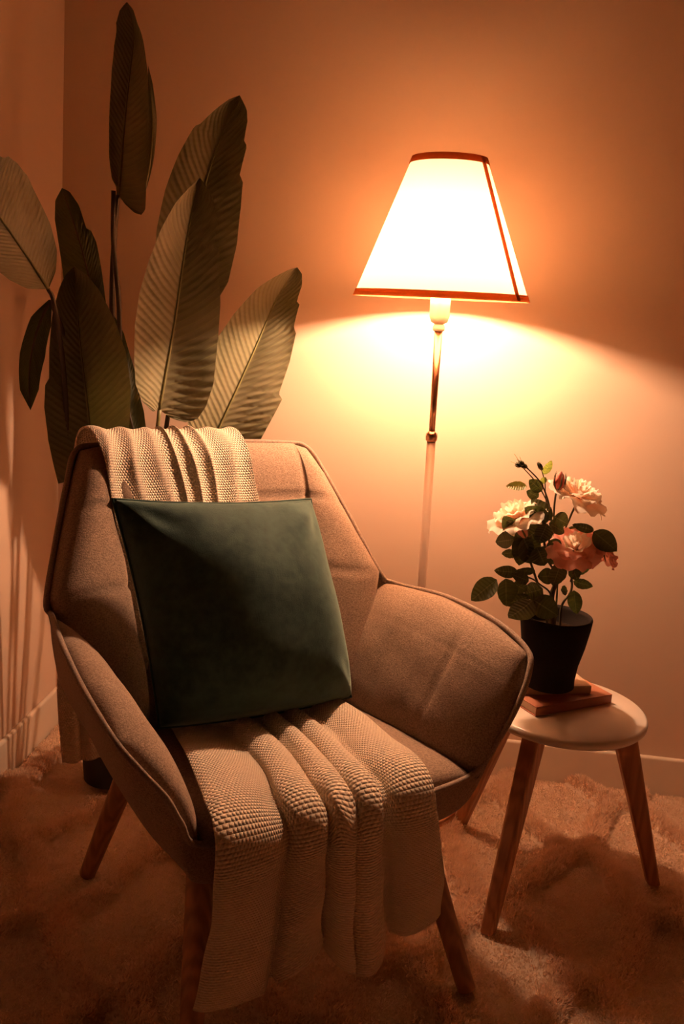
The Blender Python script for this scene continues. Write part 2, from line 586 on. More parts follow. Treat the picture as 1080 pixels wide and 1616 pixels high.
# backrest: columns left corner, left seam, centre, right seam, right corner
bk = ([0, .27, .5, .73, 1], [0, .50, .86, 1], [
    [v3(-.285, .13, .37), v3(-.19, .185, .37), v3(0, .195, .37), v3(.19, .185, .37), v3(.275, .13, .37)],
    [v3(-.358, .222, .648), v3(-.215, .292, .64), v3(0, .305, .64), v3(.215, .292, .64), v3(.360, .225, .636)],
    [v3(-.285, .352, .835), v3(-.218, .378, .835), v3(0, .392, .835), v3(.220, .378, .835), v3(.278, .352, .828)],
    [v3(-.257, .388, .886), v3(-.205, .405, .893), v3(0, .418, .896), v3(.215, .405, .893), v3(.248, .388, .884)],
])
# s runs left to right, t bottom to top: du x dv points to (x) x (z) = -y, the front
back_o, back_loop, back_s = pad('backrest', bk, .062, .014, False,
                                seams_s=((-.47, .09, .014), (.47, .09, .014), (-.51, .08, .012), (.51, .08, .012)),
                                seams_t=((-.02, .10, .016), (.5, .08, .016)), parent=chair, n=64, smooth=9, pw=5)


def arm_grid(side):
    if side > 0:
        rows = [[(.250, .20, .345), (.260, .03, .356), (.268, -.12, .370), (.276, -.258, .386)],
                [(.315, .275, .490), (.330, .03, .505), (.335, -.13, .512), (.336, -.262, .520)],
                [(.386, .246, .615), (.392, .036, .634), (.392, -.122, .630), (.384, -.238, .612)]]
    else:
        rows = [[(-.255, .20, .345), (-.262, .03, .356), (-.264, -.12, .370), (-.260, -.254, .386)],
                [(-.325, .260, .490), (-.335, .03, .505), (-.336, -.13, .505), (-.326, -.268, .505)],
                [(-.352, .240, .622), (-.384, .036, .632), (-.392, -.10, .612), (-.384, -.225, .575)]]
    return ([0, .38, .72, 1], [0, .55, 1], [[v3(*p) for p in r] for r in rows])


arms = []
for sd in (1, -1):
    # s back to front (-y), t up (z): (-y) x z = -x ; the inside faces -x on the right arm
    o, loop, srf = pad('armrest', arm_grid(sd), .058, .020, sd < 0,
                       seams_s=((-.32, .085, .013), (.36, .085, .013), (.33, .06, .010)), seams_t=((.45, .025, .012),), rnd_c=.10, parent=chair, n=48, smooth=5, pw=3.0)
    arms.append((o, loop, srf))

seat_g = ([0, .5, 1], [0, .5, 1], [
    [v3(-.262, -.252, .398), v3(.0, -.258, .400), v3(.272, -.248, .398)],
    [v3(-.268, -.02, .385), v3(0, -.02, .385), v3(.268, -.02, .385)],
    [v3(-.245, .20, .365), v3(0, .21, .365), v3(.245, .20, .365)]])
seat_o, seat_loop, _ = pad('seat_cushion', seat_g, .030, .055, False, seams_s=(), seams_t=((.02, .3, .014),), rnd_c=.03, parent=chair, n=48, smooth=2, pw=6)

# outer shell (bucket)
rimR = [(0, -.262, .396), (.13, -.262, .398), (.268, -.244, .402), (.308, -.255, .465), (.338, -.262, .531), (.368, -.250, .585),
        (.386, -.22, .612), (.396, -.122, .632), (.396, .036, .634), (.382, .2, .616), (.364, .226, .632), (.325, .29, .73),
        (.284, .352, .828), (.254, .392, .884), (.2, .412, .893), (0, .424, .896)]
rimL = [(-.13, -.262, .398), (-.262, -.246, .402), (-.300, -.262, .455), (-.328, -.270, .505), (-.360, -.255, .545),
        (-.386, -.215, .580), (-.396, -.10, .614), (-.388, .036, .634), (-.358, .2, .624), (-.362, .223, .645), (-.327, .29, .74),
        (-.290, .352, .835), (-.262, .392, .886), (-.2, .412, .893)]
baseR = [(0, -.215, .305), (.13, -.215, .305), (.225, -.205, .305), (.238, -.17, .305), (.242, -.15, .305), (.244, -.13, .305), (.246, -.11, .305),
         (.246, -.06, .305), (.246, .03, .305), (.236, .13, .305), (.226, .16, .305), (.21, .19, .305), (.19, .21, .305), (.17, .225, .305), (.13, .235, .305), (0, .24, .305)]
rim = [Vector(p) for p in rimR] + [Vector(p) for p in reversed(rimL)]
base = [Vector(p) for p in baseR] + [Vector((-p[0], p[1], p[2])) for p in reversed(baseR[1:-1])]
rimC = catmull_closed(rim, 6); baseC = catmull_closed(base, 6)
V, F = [], []
K = 14; n = len(rimC)
for k in range(K + 1):
    t = k / K
    for r, b in zip(rimC, baseC):
        mid = (r + b) * .5
        out = Vector((mid.x, mid.y - .02, 0)); out.normalize()
        c = mid + out * .035 + Vector((0, 0, -.03))
        V.append(r * (1 - t) ** 2 + c * (2 * t * (1 - t)) + b * t * t)
for k in range(K):
    for i in range(n):
        j = (i + 1) % n
        F.append((k * n + i, k * n + j, (k + 1) * n + j, (k + 1) * n + i))
F.append(tuple(K * n + i for i in range(n)))
F = [f[::-1] for f in F]
build('outer_shell', V, F, M['tweed'], chair)
# piping cords follow the edges
pv, pf = tube(rimC, .0055, 8, closed=True)
build('piping', pv, pf, M['piping'], chair)

for bx, by, tx, ty in ((.246, -.31, .198, -.165), (-.292, -.312, -.218, -.165), (-.246, .31, -.205, .185), (.262, .31, .205, .185)):
    a = Vector((tx, ty, .325)); b = Vector((bx, by, RUG_Z - .006)); b = b + (b - a).normalized() * .010
    pts = [a.lerp(b, i / 8) for i in range(9)]
    lv, lf = tube(pts, [lerp(.0235, .0165, i / 8) for i in range(9)], 20)
    bevel(build('leg', lv, lf, M['wood'], chair), .003)

# ---------------------------------------------------------------- cushion
def make_pillow():
    BL, BR, TR, TL = v3(-.212, .045, .452), v3(.205, .068, .432), v3(.160, .205, .812), v3(-.252, .205, .830)
    n = 60; S = np.linspace(-1, 1, n + 1)
    A, B = np.meshgrid(S, S, indexing='ij')
    # pinch the sides between the corners
    ka = .05
    kb = np.where(B < 0, -.035, .045)
    a = A * (1 - ka * (1 - B ** 2) * np.abs(A) ** 3); b = B * (1 - kb * (1 - A ** 2) * np.abs(B) ** 3)
    x = (a + 1) / 2; y = (b + 1) / 2
    P = (BL[None, None] * ((1 - x) * (1 - y))[..., None] + BR[None, None] * (x * (1 - y))[..., None]
         + TR[None, None] * (x * y)[..., None] + TL[None, None] * ((1 - x) * y)[..., None])
    Nn = np.cross(BR - BL, TL - BL); Nn /= np.linalg.norm(Nn)
    prof = np.clip((1 - A ** 2) * (1 - B ** 2), 0, 1) ** .40
    prof *= 1 - .12 * np.exp(-((np.abs(A) - 1) / .25) ** 2 - ((np.abs(B) - 1) / .25) ** 2)
    wr = .003 * np.sin(5 * A + 3.5 * B + 1) * np.sin(3 * B - 2 * A) + .0035 * np.sin(11 * A - 8 * B) * np.exp(-((B - .9) / .3) ** 2)
    # folds that run in from the corners
    for ca, cb, s in ((1, -1, 1), (-1, -1, 1), (1, 1, 1), (-1, 1, 1)):
        da, db = (A - ca), (B - cb)
        rr = np.sqrt(da ** 2 + db ** 2); th = np.arctan2(np.abs(db), np.abs(da))
        wr = wr + .0035 * np.exp(-((rr - .30) / .22) ** 2) * np.sin(th * 9 + ca)
    edge = np.clip((1 - A ** 2) * (1 - B ** 2) * 6, 0, 1)
    Fp = P + Nn * ((.112 * prof * (1 - .14 * B) + wr * edge))[..., None]
    Bp = P - Nn * (.045 * prof)[..., None]
    V = [tuple(Fp[i, j]) for i in range(n + 1) for j in range(n + 1)]
    idf = lambda i, j: i * (n + 1) + j
    bid = {}
    for i in range(n + 1):
        for j in range(n + 1):
            if i in (0, n) or j in (0, n): bid[i, j] = idf(i, j)
            else: bid[i, j] = len(V); V.append(tuple(Bp[i, j]))
    F = []
    for i in range(n):
        for j in range(n):
            F.append((idf(i, j), idf(i + 1, j), idf(i + 1, j + 1), idf(i, j + 1)))
            F.append((bid[i, j], bid[i, j + 1], bid[i + 1, j + 1], bid[i + 1, j]))
    root = thing('cushion', 'dark green velvet square cushion leaning on the armchair back', 'cushion', CH_O, CH_R)
    build('cover', V, F, M['velvet'], root)
    loop = [P[i, 0] for i in range(n)] + [P[n, j] for j in range(n)] + [P[i, n] for i in range(n, 0, -1)] + [P[0, j] for j in range(n, 0, -1)]
    tv, tf = tube(loop[::2], .0028, 6, closed=True)
    build('seam', tv, tf, M['velvet'], root)


make_pillow()

# ---------------------------------------------------------------- knitted throw
def make_throw():
    # centre path (v, z), top side; w: half-open u range along the way; amp: fold height
    path = [  # v, z, uL, uR, amp
        (.487, .175, -.250, -.02, .016), (.485, .35, -.262, -.01, .016), (.482, .60, -.258, .02, .014), (.470, .80, -.25, .05, .012),
        (.452, .885, -.245, .062, .009), (.425, .915, -.240, .070, .008), (.385, .915, -.235, .076, .008), (.346, .885, -.230, .080, .0075),
        (.319, .830, -.225, .085, .0078), (.285, .760, -.222, .09, .0075), (.244, .660, -.215, .09, .008), (.198, .540, -.20, .11, .007),
        (.180, .455, -.18, .15, .007), (.130, .420, -.172, .172, .010), (.06, .4205, -.178, .172, .016), (-.04, .424, -.195, .165, .020), (-.14, .430, -.215, .150, .022),
        (-.215, .432, -.232, .140, .023), (-.262, .420, -.243, .135, .022), (-.281, .385, -.250, .135, .022), (-.285, .33, -.255, .138, .024),
        (-.287, .26, -.260, .145, .027), (-.288, .18, -.268, .152, .030), (-.288, .10, -.275, .158, .032)]
    n_s, n_t = 300, 560
    pv = catmull([(a, b, 0) for a, b, *_ in path], 40)
    lens = [0]
    for a, b in zip(pv, pv[1:]): lens.append(lens[-1] + (b - a).length)
    tot = lens[-1]
    par = np.linspace(0, len(path) - 1, len(pv))
    tl = np.interp(np.linspace(0, tot, n_t), lens, par)
    arr = np.array(path)
    pvn = np.array([(p.x, p.y) for p in pv])
    Vv = np.interp(tl, par, pvn[:, 0]); Zz = np.interp(tl, par, pvn[:, 1])
    ki = np.arange(len(path))
    uL = np.interp(tl, ki, arr[:, 2]); uR = np.interp(tl, ki, arr[:, 3]); amp = np.interp(tl, ki, arr[:, 4])
    tv = np.gradient(Vv); tz = np.gradient(Zz); L = np.hypot(tv, tz)
    # outward normal of the top side: path runs up behind, forward over the top and down in front
    nv, nz = -tz / L, tv / L
    nv, nz = -nv, -nz
    s = np.linspace(0, 1, n_s)
    S, T = np.meshgrid(s, tl, indexing='ij')
    ip = lambda xs, ys: np.interp(T, xs, ys)
    frontness = np.clip((T - 12) / 2.5, 0, 1)             # 0 on the back, 1 on the seat and apron
    # folds on the seat/apron: wavy phase with hand-set widths
    ph_f = np.interp(S, [0, .04, .275, .30, .47, .53, .60, .66, .74, .80, 1.0], [.25, .5, .95, 1.0, 1.95, 2.25, 2.9, 3.3, 3.95, 4.05, 4.75])
    ph_f = ph_f + .10 * np.sin(2.2 * T + 4 * S) * np.clip((23 - T) / 5, 0, 1) * .5
    ph_b = np.interp(S, [0, .12, .28, .42, .52, .62, .75, .9, 1.0], [.3, .9, 1.9, 2.8, 3.9, 4.8, 5.9, 6.7, 7.4]) + .12 * np.sin(1.7 * T + 6 * S)

    def fold(ph, p):
        w = .5 - .5 * np.cos(2 * PI * ph)
        return w ** p
    hf = fold(ph_f, .62); hb = fold(ph_b, .9) * (.75 + .25 * np.sin(11 * S + 1))
    h = hb * (1 - frontness) + hf * frontness
    sf = np.sin(2 * PI * ph_f) * .012 * np.clip((T - 13) / 4, 0, 1); sb = np.sin(2 * PI * ph_b) * .003
    du = sb * (1 - frontness) - sf * frontness * .9
    A = amp[None, :]
    # the folds drift sideways on the seat
    drift = np.interp(T, [13, 15, 18, 23], [0., 0., 0., 0.])
    hem = np.interp(s, [0, .25, .275, .32, .43, .52, .60, .68, .74, .78, .80, .87, 1.0], [.080, .045, .070, .060, .120, .085, .030, .034, .07, .10, .080, .075, .095])
    # hem: shift the last stretch upwards along the path for columns that end early
    U = uL[None, :] * (1 - S) + uR[None, :] * S + du
    off = .0055 + A * h
    V_ = Vv[None, :] + nv[None, :] * off
    Z_ = Zz[None, :] + nz[None, :] * off
    k = np.clip((T - 19) / 4.0, 0, 1)
    Z_ = Z_ + k * hem[:, None]
    # slack where pleats gather over the front edge
    g = np.exp(-((T - 18.6) / .8) ** 2) * np.exp(-((S - .56) / .09) ** 2)
    Z_ = Z_ - .010 * g * np.sin(S * 90)
    V_ = V_ + .004 * np.sin(9 * S + 3 * T) * k
    U = U + .006 * np.sin(1.3 * T + 5 * S) * k
    P = np.stack([U, V_, Z_], -1)
    # arc length in metres for the stitches
    wS = np.repeat(np.linspace(0, .56, n_s)[:, None], n_t, 1)
    wT = np.repeat(np.linspace(0, tot, n_t)[None, :], n_s, 0)
    UV = np.stack([wS, wT], -1).reshape(-1, 2)
    idx = np.arange(n_s * n_t).reshape(n_s, n_t)
    F = np.stack([idx[:-1, :-1], idx[:-1, 1:], idx[1:, 1:], idx[1:, :-1]], -1).reshape(-1, 4)
    o = build('throw_blanket', P.reshape(-1, 3), F.tolist(), M['knit'], None, True, UV)
    o.location = CH_O; o.rotation_euler = (0, 0, CH_R)
    md = o.modifiers.new('thickness', 'SOLIDIFY'); md.thickness = .005; md.offset = -1
    tag(o, 'cream knitted throw draped over the armchair back and seat, hanging at the front', 'throw')


make_throw()

# ---------------------------------------------------------------- floor lamp
LB = Vector((.2127, 2.090, RUG_Z - .004)); LTILT = -math.atan2(.0377, 1.2)
lamp = thing('floor_lamp', 'lit floor lamp with cone shade and slender rose gold pole by the wall', 'floor lamp', LB, 0, LTILT)
z = lambda h: h - LB.z
bv, bf = lathe([(.112, 0), (.118, .004), (.118, .016), (.112, .022), (.06, .026), (.018, .032), (.012, .045)], 64)
build('base', bv, bf, M['copper'], lamp)
build('lower_pole', *lathe([(.0098, .04), (.0098, z(.921))], 24), M['pale'], lamp)
build('upper_pole', *lathe([(.0068, z(.935)), (.0072, z(1.0)), (.0088, z(1.162))], 24), M['copper'], lamp)
build('collar', *lathe([(.008, z(.918)), (.0125, z(.923)), (.0135, z(.930)), (.0125, z(.937)), (.0075, z(.943))], 28), M['copper'], lamp)
build('collar', *lathe([(.007, z(1.158)), (.0125, z(1.161)), (.0135, z(1.167)), (.011, z(1.173)), (.008, z(1.176))], 28), M['socket'], lamp)
build('socket', *lathe([(.009, z(1.174)), (.018, z(1.179)), (.0215, z(1.19)), (.022, z(1.236)), (.016, z(1.245))], 32), M['socket'], lamp)
build('bulb_cap', *lathe([(.013, z(1.245)), (.013, z(1.272)), (.009, z(1.276))], 20), M['copper'], lamp)
build('bulb', *lathe([(.022 * math.sin(a) + .0005, z(1.296) - .022 * math.cos(a)) for a in np.linspace(0, PI, 9)], 14), M['bulb'], lamp)
zb, zt, rb, rt = z(1.2295), z(1.512), .186, .0775
def shade_r(h): return lerp(rb, rt, (h - zb) / (zt - zb))
build('lamp_shade', *lathe([(shade_r(h), h) for h in np.linspace(zb, zt, 12)], 96, False, False), M['shade'], lamp)
shade = lamp.children[-1] if lamp.children else None
shade = [o for o in COL.objects if o.name == 'lamp_shade'][0]


def band(h0, h1, out=.0022, th=.0022):
    r0, r1 = shade_r(h0), shade_r(h1)
    return lathe([(r0 - th, h0), (r0 + out, h0), (r1 + out, h1), (r1 - th, h1), (r0 - th, h0)], 96, False, False)


tb = build('bottom_trim', *band(zb - .002, zb + .0125), M['trimcloth'], shade); tb['label'] = 'rust ribbon round the lower rim'
tt = build('top_trim', *band(zt - .012, zt + .002), M['trimcloth'], shade); tt['label'] = 'rust ribbon round the upper rim'
# the seam strip towards the right of the shade
sa = math.radians(-38)
sv, sf_ = [], []
for i, h in enumerate(np.linspace(zb, zt, 14)):
    r = shade_r(h)
    for dw, o_ in ((-1, .0005), (-1, .003), (1, .003), (1, .0005)):
        ang = sa + dw * .0058 / r
        sv.append(((r + o_) * math.cos(ang), (r + o_) * math.sin(ang), h))
for i in range(13):
    for k in range(4):
        l = (k + 1) % 4
        sf_.append((i * 4 + k, i * 4 + l, i * 4 + 4 + l, i * 4 + 4 + k))
ss = build('seam_strip', sv, sf_, M['trimcloth'], shade, False); ss['label'] = 'rust ribbon down the side seam'
# wire spider that carries the shade
ring = [Vector((.02 * math.cos(a), .02 * math.sin(a), z(1.24))) for a in np.linspace(0, 2 * PI, 24, endpoint=False)]
parts = [tube(ring, .0015, 6, True)]
for a in (0.4, 0.4 + 2 * PI / 3, 0.4 + 4 * PI / 3):
    parts.append(tube([(.02 * math.cos(a), .02 * math.sin(a), z(1.24)), ((rb - .006) * math.cos(a), (rb - .006) * math.sin(a), zb + .012)], .0014, 6))
build('shade_carrier', *join(*parts), M['copper'], lamp)

# ---------------------------------------------------------------- side table and books
TC = Vector((.490, 1.862, RUG_Z - .004)); tz = lambda h: h - TC.z
table = thing('side_table', 'round white side table on three wooden legs beside the armchair', 'side table', TC)
build('tabletop', *lathe([(.160, tz(.3985)), (.169, tz(.400)), (.1735, tz(.405)), (.1745, tz(.411)), (.1725, tz(.417)), (.168, tz(.4195)), (.10, tz(.42)), (.001, tz(.42))], 96, True, False), M['white'], table)


def square_leg(a, b, w0, d0, w1, d1, radial):
    a, b = Vector(a), Vector(b); r = Vector(radial).normalized(); t = Vector((0, 0, 1)).cross(r)
    V = []
    for p, w, d in ((a, w0, d0), (b, w1, d1)):
        for x, y in ((-1, -1), (1, -1), (1, 1), (-1, 1)):
            V.append(p + t * (x * w / 2) + r * (y * d / 2))
    return V, [(0, 1, 2, 3), (7, 6, 5, 4)] + [(k, k + 4, (k + 1) % 4 + 4, (k + 1) % 4) for k in range(4)]


for lx, ly in ((.354, 1.664), (.740, 1.874), (.340, 2.056)):
    d = Vector((lx - TC.x, ly - TC.y, 0)); u = d.normalized()
    top = u * .128; top.z = tz(.400)
    bot = Vector((d.x, d.y, 0)); bot = bot + (bot - top).normalized() * .012
    bevel(build('leg', *square_leg(top, bot, .036, .052, .026, .028, u), M['wood2'], table, False), .006, 3)


def make_book(name, label, loc, rz, w, d, h, cover, spine='left'):
    root = thing(name, label, 'book', loc, rz)
    t = .0022
    parts = [box(w / 2, d / 2, t / 2, w, d, t), box(w / 2, d / 2, h - t / 2, w, d, t), box(w / 2, t / 2, h / 2, w, t, h - 2 * t)]
    bevel(build('cover', *join(*parts), cover, root, False), .0008)
    build('pages', *box(w / 2 , d / 2 - .001 + t / 2, h / 2, w - .006, d - t - .004, h - 2 * t - .0004), M['paper'], root, False)
    return root


b1 = make_book('book', 'terracotta book lying flat on the white table, lower of two', (.421, 1.789, .4202), math.radians(29.5), .206, .145, .0205, M['redbook'])
b2 = make_book('book', 'thin tan book lying between the black pot and the terracotta book', (.402, 1.846, .4410), math.radians(14), .155, .112, .0175, M['tanbook'])
mk = build('cover_mark', *box(.055, -.0002, .0085, .016, .0006, .004), M['mark'], b2, False); mk['label'] = 'dark mark on the spine'

# ---------------------------------------------------------------- potted roses
RP = Vector((.457, 1.872, .4588)); RY = RP.y
rose = thing('potted_rose', 'rose plant with cream and pink blooms in a black pot on books', 'potted plant', RP)
P0 = RP


def L(p): return Vector(p) - P0


build('pot', *lathe([(.050, 0), (.0535, .003), (.053, .02), (.056, .05), (.065, .09), (.0715, .13), (.0735, .150), (.0725, .1535), (.0695, .1535), (.067, .145), (.063, .120), (.061, .118)], 64, True, True), M['pot'], rose)
build('soil', *lathe([(.0605, .1185), (.05, .122), (.03, .125), (.002, .127)], 40, False, False), M['soil'], rose)


def cr(x, y, dy=0.):                       # crop pixel -> point near the plant's own plane
    return at(720 + .3148 * x, 700 + .3148 * y, RY + dy)


def stem(pts, r0, r1, m='stem', name='stem', parent=rose):
    P = catmull([L(p) for p in pts], 6)
    n = len(P) - 1
    return build(name, *tube(P, [lerp(r0, r1, i / n) for i in range(n + 1)], 8), M[m], parent)


soilc = RP + Vector((0, 0, .12))
def soil(dx, dy): return soilc + Vector((dx, dy, 0))


stem([soil(-.006, -.004), cr(480, 770, -.01), cr(505, 690, -.012), cr(520, 610, -.012), cr(455, 545, -.012), cr(440, 480, -.01)], .0062, .0024)
stem([soil(-.012, .004), cr(430, 770, 0), cr(375, 600, -.01), cr(345, 520, -.01), cr(300, 440, -.01)], .0028, .002)
stem([soil(-.01, -.012), cr(480, 770, -.03), cr(420, 705, -.04), cr(365, 672, -.045), cr(300, 670, -.05)], .002, .0014)
stem([soil(.012, .004), cr(530, 815, .006), cr(578, 735, .01), cr(575, 640, .015), cr(548, 455, .02), cr(570, 375, .02), cr(612, 285, .02)], .0027, .0022)
stem([soil(.002, .012), cr(508, 700, .015), cr(495, 600, .02), cr(490, 380, .018), cr(498, 270, .012), cr(510, 228, .01)], .0022, .002)
stem([cr(495, 640, .0), cr(450, 560, 0), cr(470, 470, .0), cr(478, 380, 0), cr(460, 280, -.004), cr(420, 190, -.006), cr(352, 118, -.008)], .0024, .0013)
stem([cr(462, 300, 0), cr(430, 240, 0), cr(390, 180, -.002), cr(335, 120, -.004)], .0014, .001)
stem([cr(455, 330, 0), cr(448, 240, .004), cr(445, 190, .004), cr(425, 120, .004)], .0013, .0009)
stem([cr(575, 690, .01), cr(590, 640, -.012), cr(600, 560, -.02), cr(605, 520, -.024)], .0022, .002)
stem([cr(585, 560, .0), cr(660, 490, .01), cr(700, 480, .02)], .0016, .0014)
stem([cr(350, 530, -.008), cr(300, 530, -.012), cr(280, 515, -.014)], .0012, .0008)


def leaflet(base, tip, w, curl=.12, tilt=None, m='roseleaf', name='leaf', parent=rose):
    B, T = L(base), L(tip); ax = T - B; ln = ax.length; ax.normalize()
    nrm = Vector((rnd.uniform(-.5, .5), -1, rnd.uniform(-.2, .8))) if tilt is None else Vector(tilt)
    nrm = (nrm - ax * nrm.dot(ax)).normalized(); sd = ax.cross(nrm).normalized()
    ns, nt_ = 9, 13
    V, F, UV = [], [], []
    bend = rnd.uniform(-.05, .16)
    for i in range(nt_):
        t = i / (nt_ - 1)
        hw = w / 2 * (math.sin(PI * min(1, t ** .82)) ** .72 if 0 < t < 1 else 0) + .0002
        for j in range(ns):
            s = -1 + 2 * j / (ns - 1)
            p = B + ax * (ln * t) + sd * (hw * s) + nrm * (curl * hw * abs(s) ** 1.3 * 1.6 - bend * ln * t * t + .0009 * math.sin(t * 26) * s * s)
            V.append(p); UV.append((s * .5, t))
    for i in range(nt_ - 1):
        for j in range(ns - 1):
            a = i * ns + j; F.append((a, a + 1, a + ns + 1, a + ns))
    return build(name, V, F, M[m], parent, True, UV)


PXM = .3148 * 1.93 / 1500                  # metres a crop pixel at the plant
LV = [((355, 215), (258, 212), 40, 'palerose', .0), ((432, 238), (372, 186), 52, 0, -.004), ((415, 268), (358, 240), 42, 0, -.004),
      ((440, 155), (476, 88), 34, 'palerose', .01), ((478, 385), (388, 282), 72, 0, -.012), ((462, 392), (350, 325), 74, 0, -.02),
      ((492, 365), (556, 402), 78, 0, .012), ((452, 398), (372, 466), 84, 0, -.022), ((458, 402), (415, 495), 74, 0, -.03),
      ((465, 400), (545, 440), 62, 0, -.02), ((298, 446), (242, 368), 62, 0, -.035), ((288, 482), (204, 492), 70, 0, -.02),
      ((306, 546), (234, 552), 46, 0, -.012), ((338, 470), (388, 590), 110, 0, -.02), ((345, 455), (318, 600), 90, 0, -.01),
      ((405, 520), (445, 605), 96, 0, -.02), ((468, 485), (520, 540), 66, 0, -.015), ((300, 420), (322, 540), 66, 0, -.012),
      ((692, 436), (594, 410), 36, 0, -.03), ((690, 440), (798, 532), 82, 0, -.035), ((690, 500), (700, 555), 52, 0, -.03),
      ((205, 682), (84, 778), 84, 0, -.06), ((250, 676), (252, 806), 94, 0, -.065), ((312, 648), (200, 636), 50, 0, -.05),
      ((398, 640), (312, 638), 30, 0, -.03), ((365, 690), (285, 655), 56, 0, -.05), ((285, 700), (350, 735), 62, 0, -.05),
      ((436, 728), (350, 752), 92, 0, -.045), ((385, 786), (278, 880), 112, 0, -.075), ((372, 762), (252, 806), 46, 0, -.06),
      ((385, 782), (505, 858), 96, 0, -.05), ((492, 664), (415, 666), 66, 0, -.02), ((528, 596), (488, 706), 76, 0, -.03),
      ((575, 606), (648, 590), 60, 0, -.01), ((590, 645), (668, 626), 36, 0, .0), ((588, 690), (680, 716), 44, 0, .0),
      ((592, 735), (602, 852), 58, 0, -.03), ((525, 735), (560, 738), 40, 0, .0), ((560, 470), (610, 420), 50, 0, .02), ((470, 545), (500, 600), 60, 0, -.01),
      ((452, 170), (425, 200), 26, 'palerose', .0), ((580, 620), (610, 680), 55, 0, -.004)]
for b_, t_, w_, m_, dy in LV:
    j = rnd.uniform(-.012, .012)
    t_ = (b_[0] + (t_[0] - b_[0]) * 1.08, b_[1] + (t_[1] - b_[1]) * 1.08)
    leaflet(cr(*b_, dy), cr(*t_, dy + j), w_ * PXM * 1.25, m=m_ or 'roseleaf')


def bloom(center, axis, R, mats, layers, name='rose_bloom'):
    """petal layers: (count, tilt from axis at the rim, radius, height, width angle)"""
    ax = Vector(axis).normalized(); e1 = ax.orthogonal().normalized(); e2 = ax.cross(e1)
    C = L(center)
    root = None
    # receptacle + sepals are the bloom's own mesh
    prof = [(.0015, -.35 * R), (.16 * R, -.30 * R), (.2 * R, -.18 * R), (.14 * R, -.08 * R)]
    V, F = lathe(prof, 12)
    V = [C + e1 * v[0] + e2 * v[1] + ax * v[2] for v in V]
    root = build(name, V, F, M['stem'], rose)
    a0 = rnd.uniform(0, 6)
    for li, (cnt, openr, topr, height, wid, mt) in enumerate(layers):
        for k in range(cnt):
            a = a0 + 2 * PI * k / cnt + rnd.uniform(-.15, .15) + li * .55
            V, F, UV = [], [], []
            ns, nt_ = 11, 10
            rr = rnd.uniform(.9, 1.1); curl = rnd.uniform(.6, 1.3); lift = rnd.uniform(-.06, .06)
            for i in range(nt_):
                t = i / (nt_ - 1)
                rad = R * topr * rr * (t ** .75) * (.35 + .65 * openr) + R * .04
                hgt = R * (height + lift) * (t ** 1.0) - R * .12 - (R * .22 * curl * openr * max(0, t - .55) ** 1.5 * 2)
                ww = wid * (math.sin(PI * (.10 + .62 * t)) ** .7) * (1 - .18 * t ** 6)
                for j in range(ns):
                    s = -1 + 2 * j / (ns - 1)
                    th = a + s * ww * .5
                    edge = abs(s) ** 3
                    r_ = rad * (1 - .10 * edge * (1 - openr)) + R * (.04 * math.sin(3 * s + k) * t + .05 * openr * math.sin(9 * s + 2 * k) * t ** 3)
                    h_ = hgt - R * .16 * edge * t + R * (.05 + .05 * openr) * math.sin(6 * s + 2 * k + li) * t ** 2
                    V.append(C + (e1 * math.cos(th) + e2 * math.sin(th)) * r_ + ax * h_)
                    UV.append((s * .5, t))
            for i in range(nt_ - 1):
                for j in range(ns - 1):
                    q = i * ns + j; F.append((q, q + 1, q + ns + 1, q + ns))
            build('petal', V, F, M[mt], root, True, UV)
    # sepals
    for k in range(5):
        a = 2 * PI * k / 5
        d = (e1 * math.cos(a) + e2 * math.sin(a))
        P = [C + ax * (-.2 * R) + d * (.12 * R), C - ax * (.16 * R) + d * (.42 * R), C - ax * (.26 * R) + d * (.68 * R)]
        build('sepal', *tube(P, [.0022, .0018, .0004], 5), M['roseleaf'], root)
    return root


full = lambda a, b: [(3, .05, .30, .66, 2.7, b), (4, .22, .48, .68, 2.2, b), (5, .5, .74, .60, 1.9, b), (5, .8, .98, .42, 1.75, a), (6, 1.0, 1.16, .16, 1.55, a)]
r1 = bloom(cr(620, 255, .02), (.35, -.25, .9), 128 * PXM, None, full('petal_cream', 'petal_cream')); r1['label'] = 'cream bloom at the upper right'
r2 = bloom(cr(300, 360, -.005), (-.45, -.15, .88), 125 * PXM, None, full('petal_cream', 'petal_cream')); r2['label'] = 'cream bloom at the left'
r3 = bloom(cr(600, 520, -.03), (-.12, -.5, .85), 120 * PXM, None, full('petal_pink', 'petal_cream')); r3['label'] = 'pink bloom facing the front'
r4 = bloom(cr(735, 520, .03), (.75, .1, .6), 106 * PXM, None, full('petal_pink', 'petal_cream')); r4['label'] = 'pink bloom behind the dark leaf'


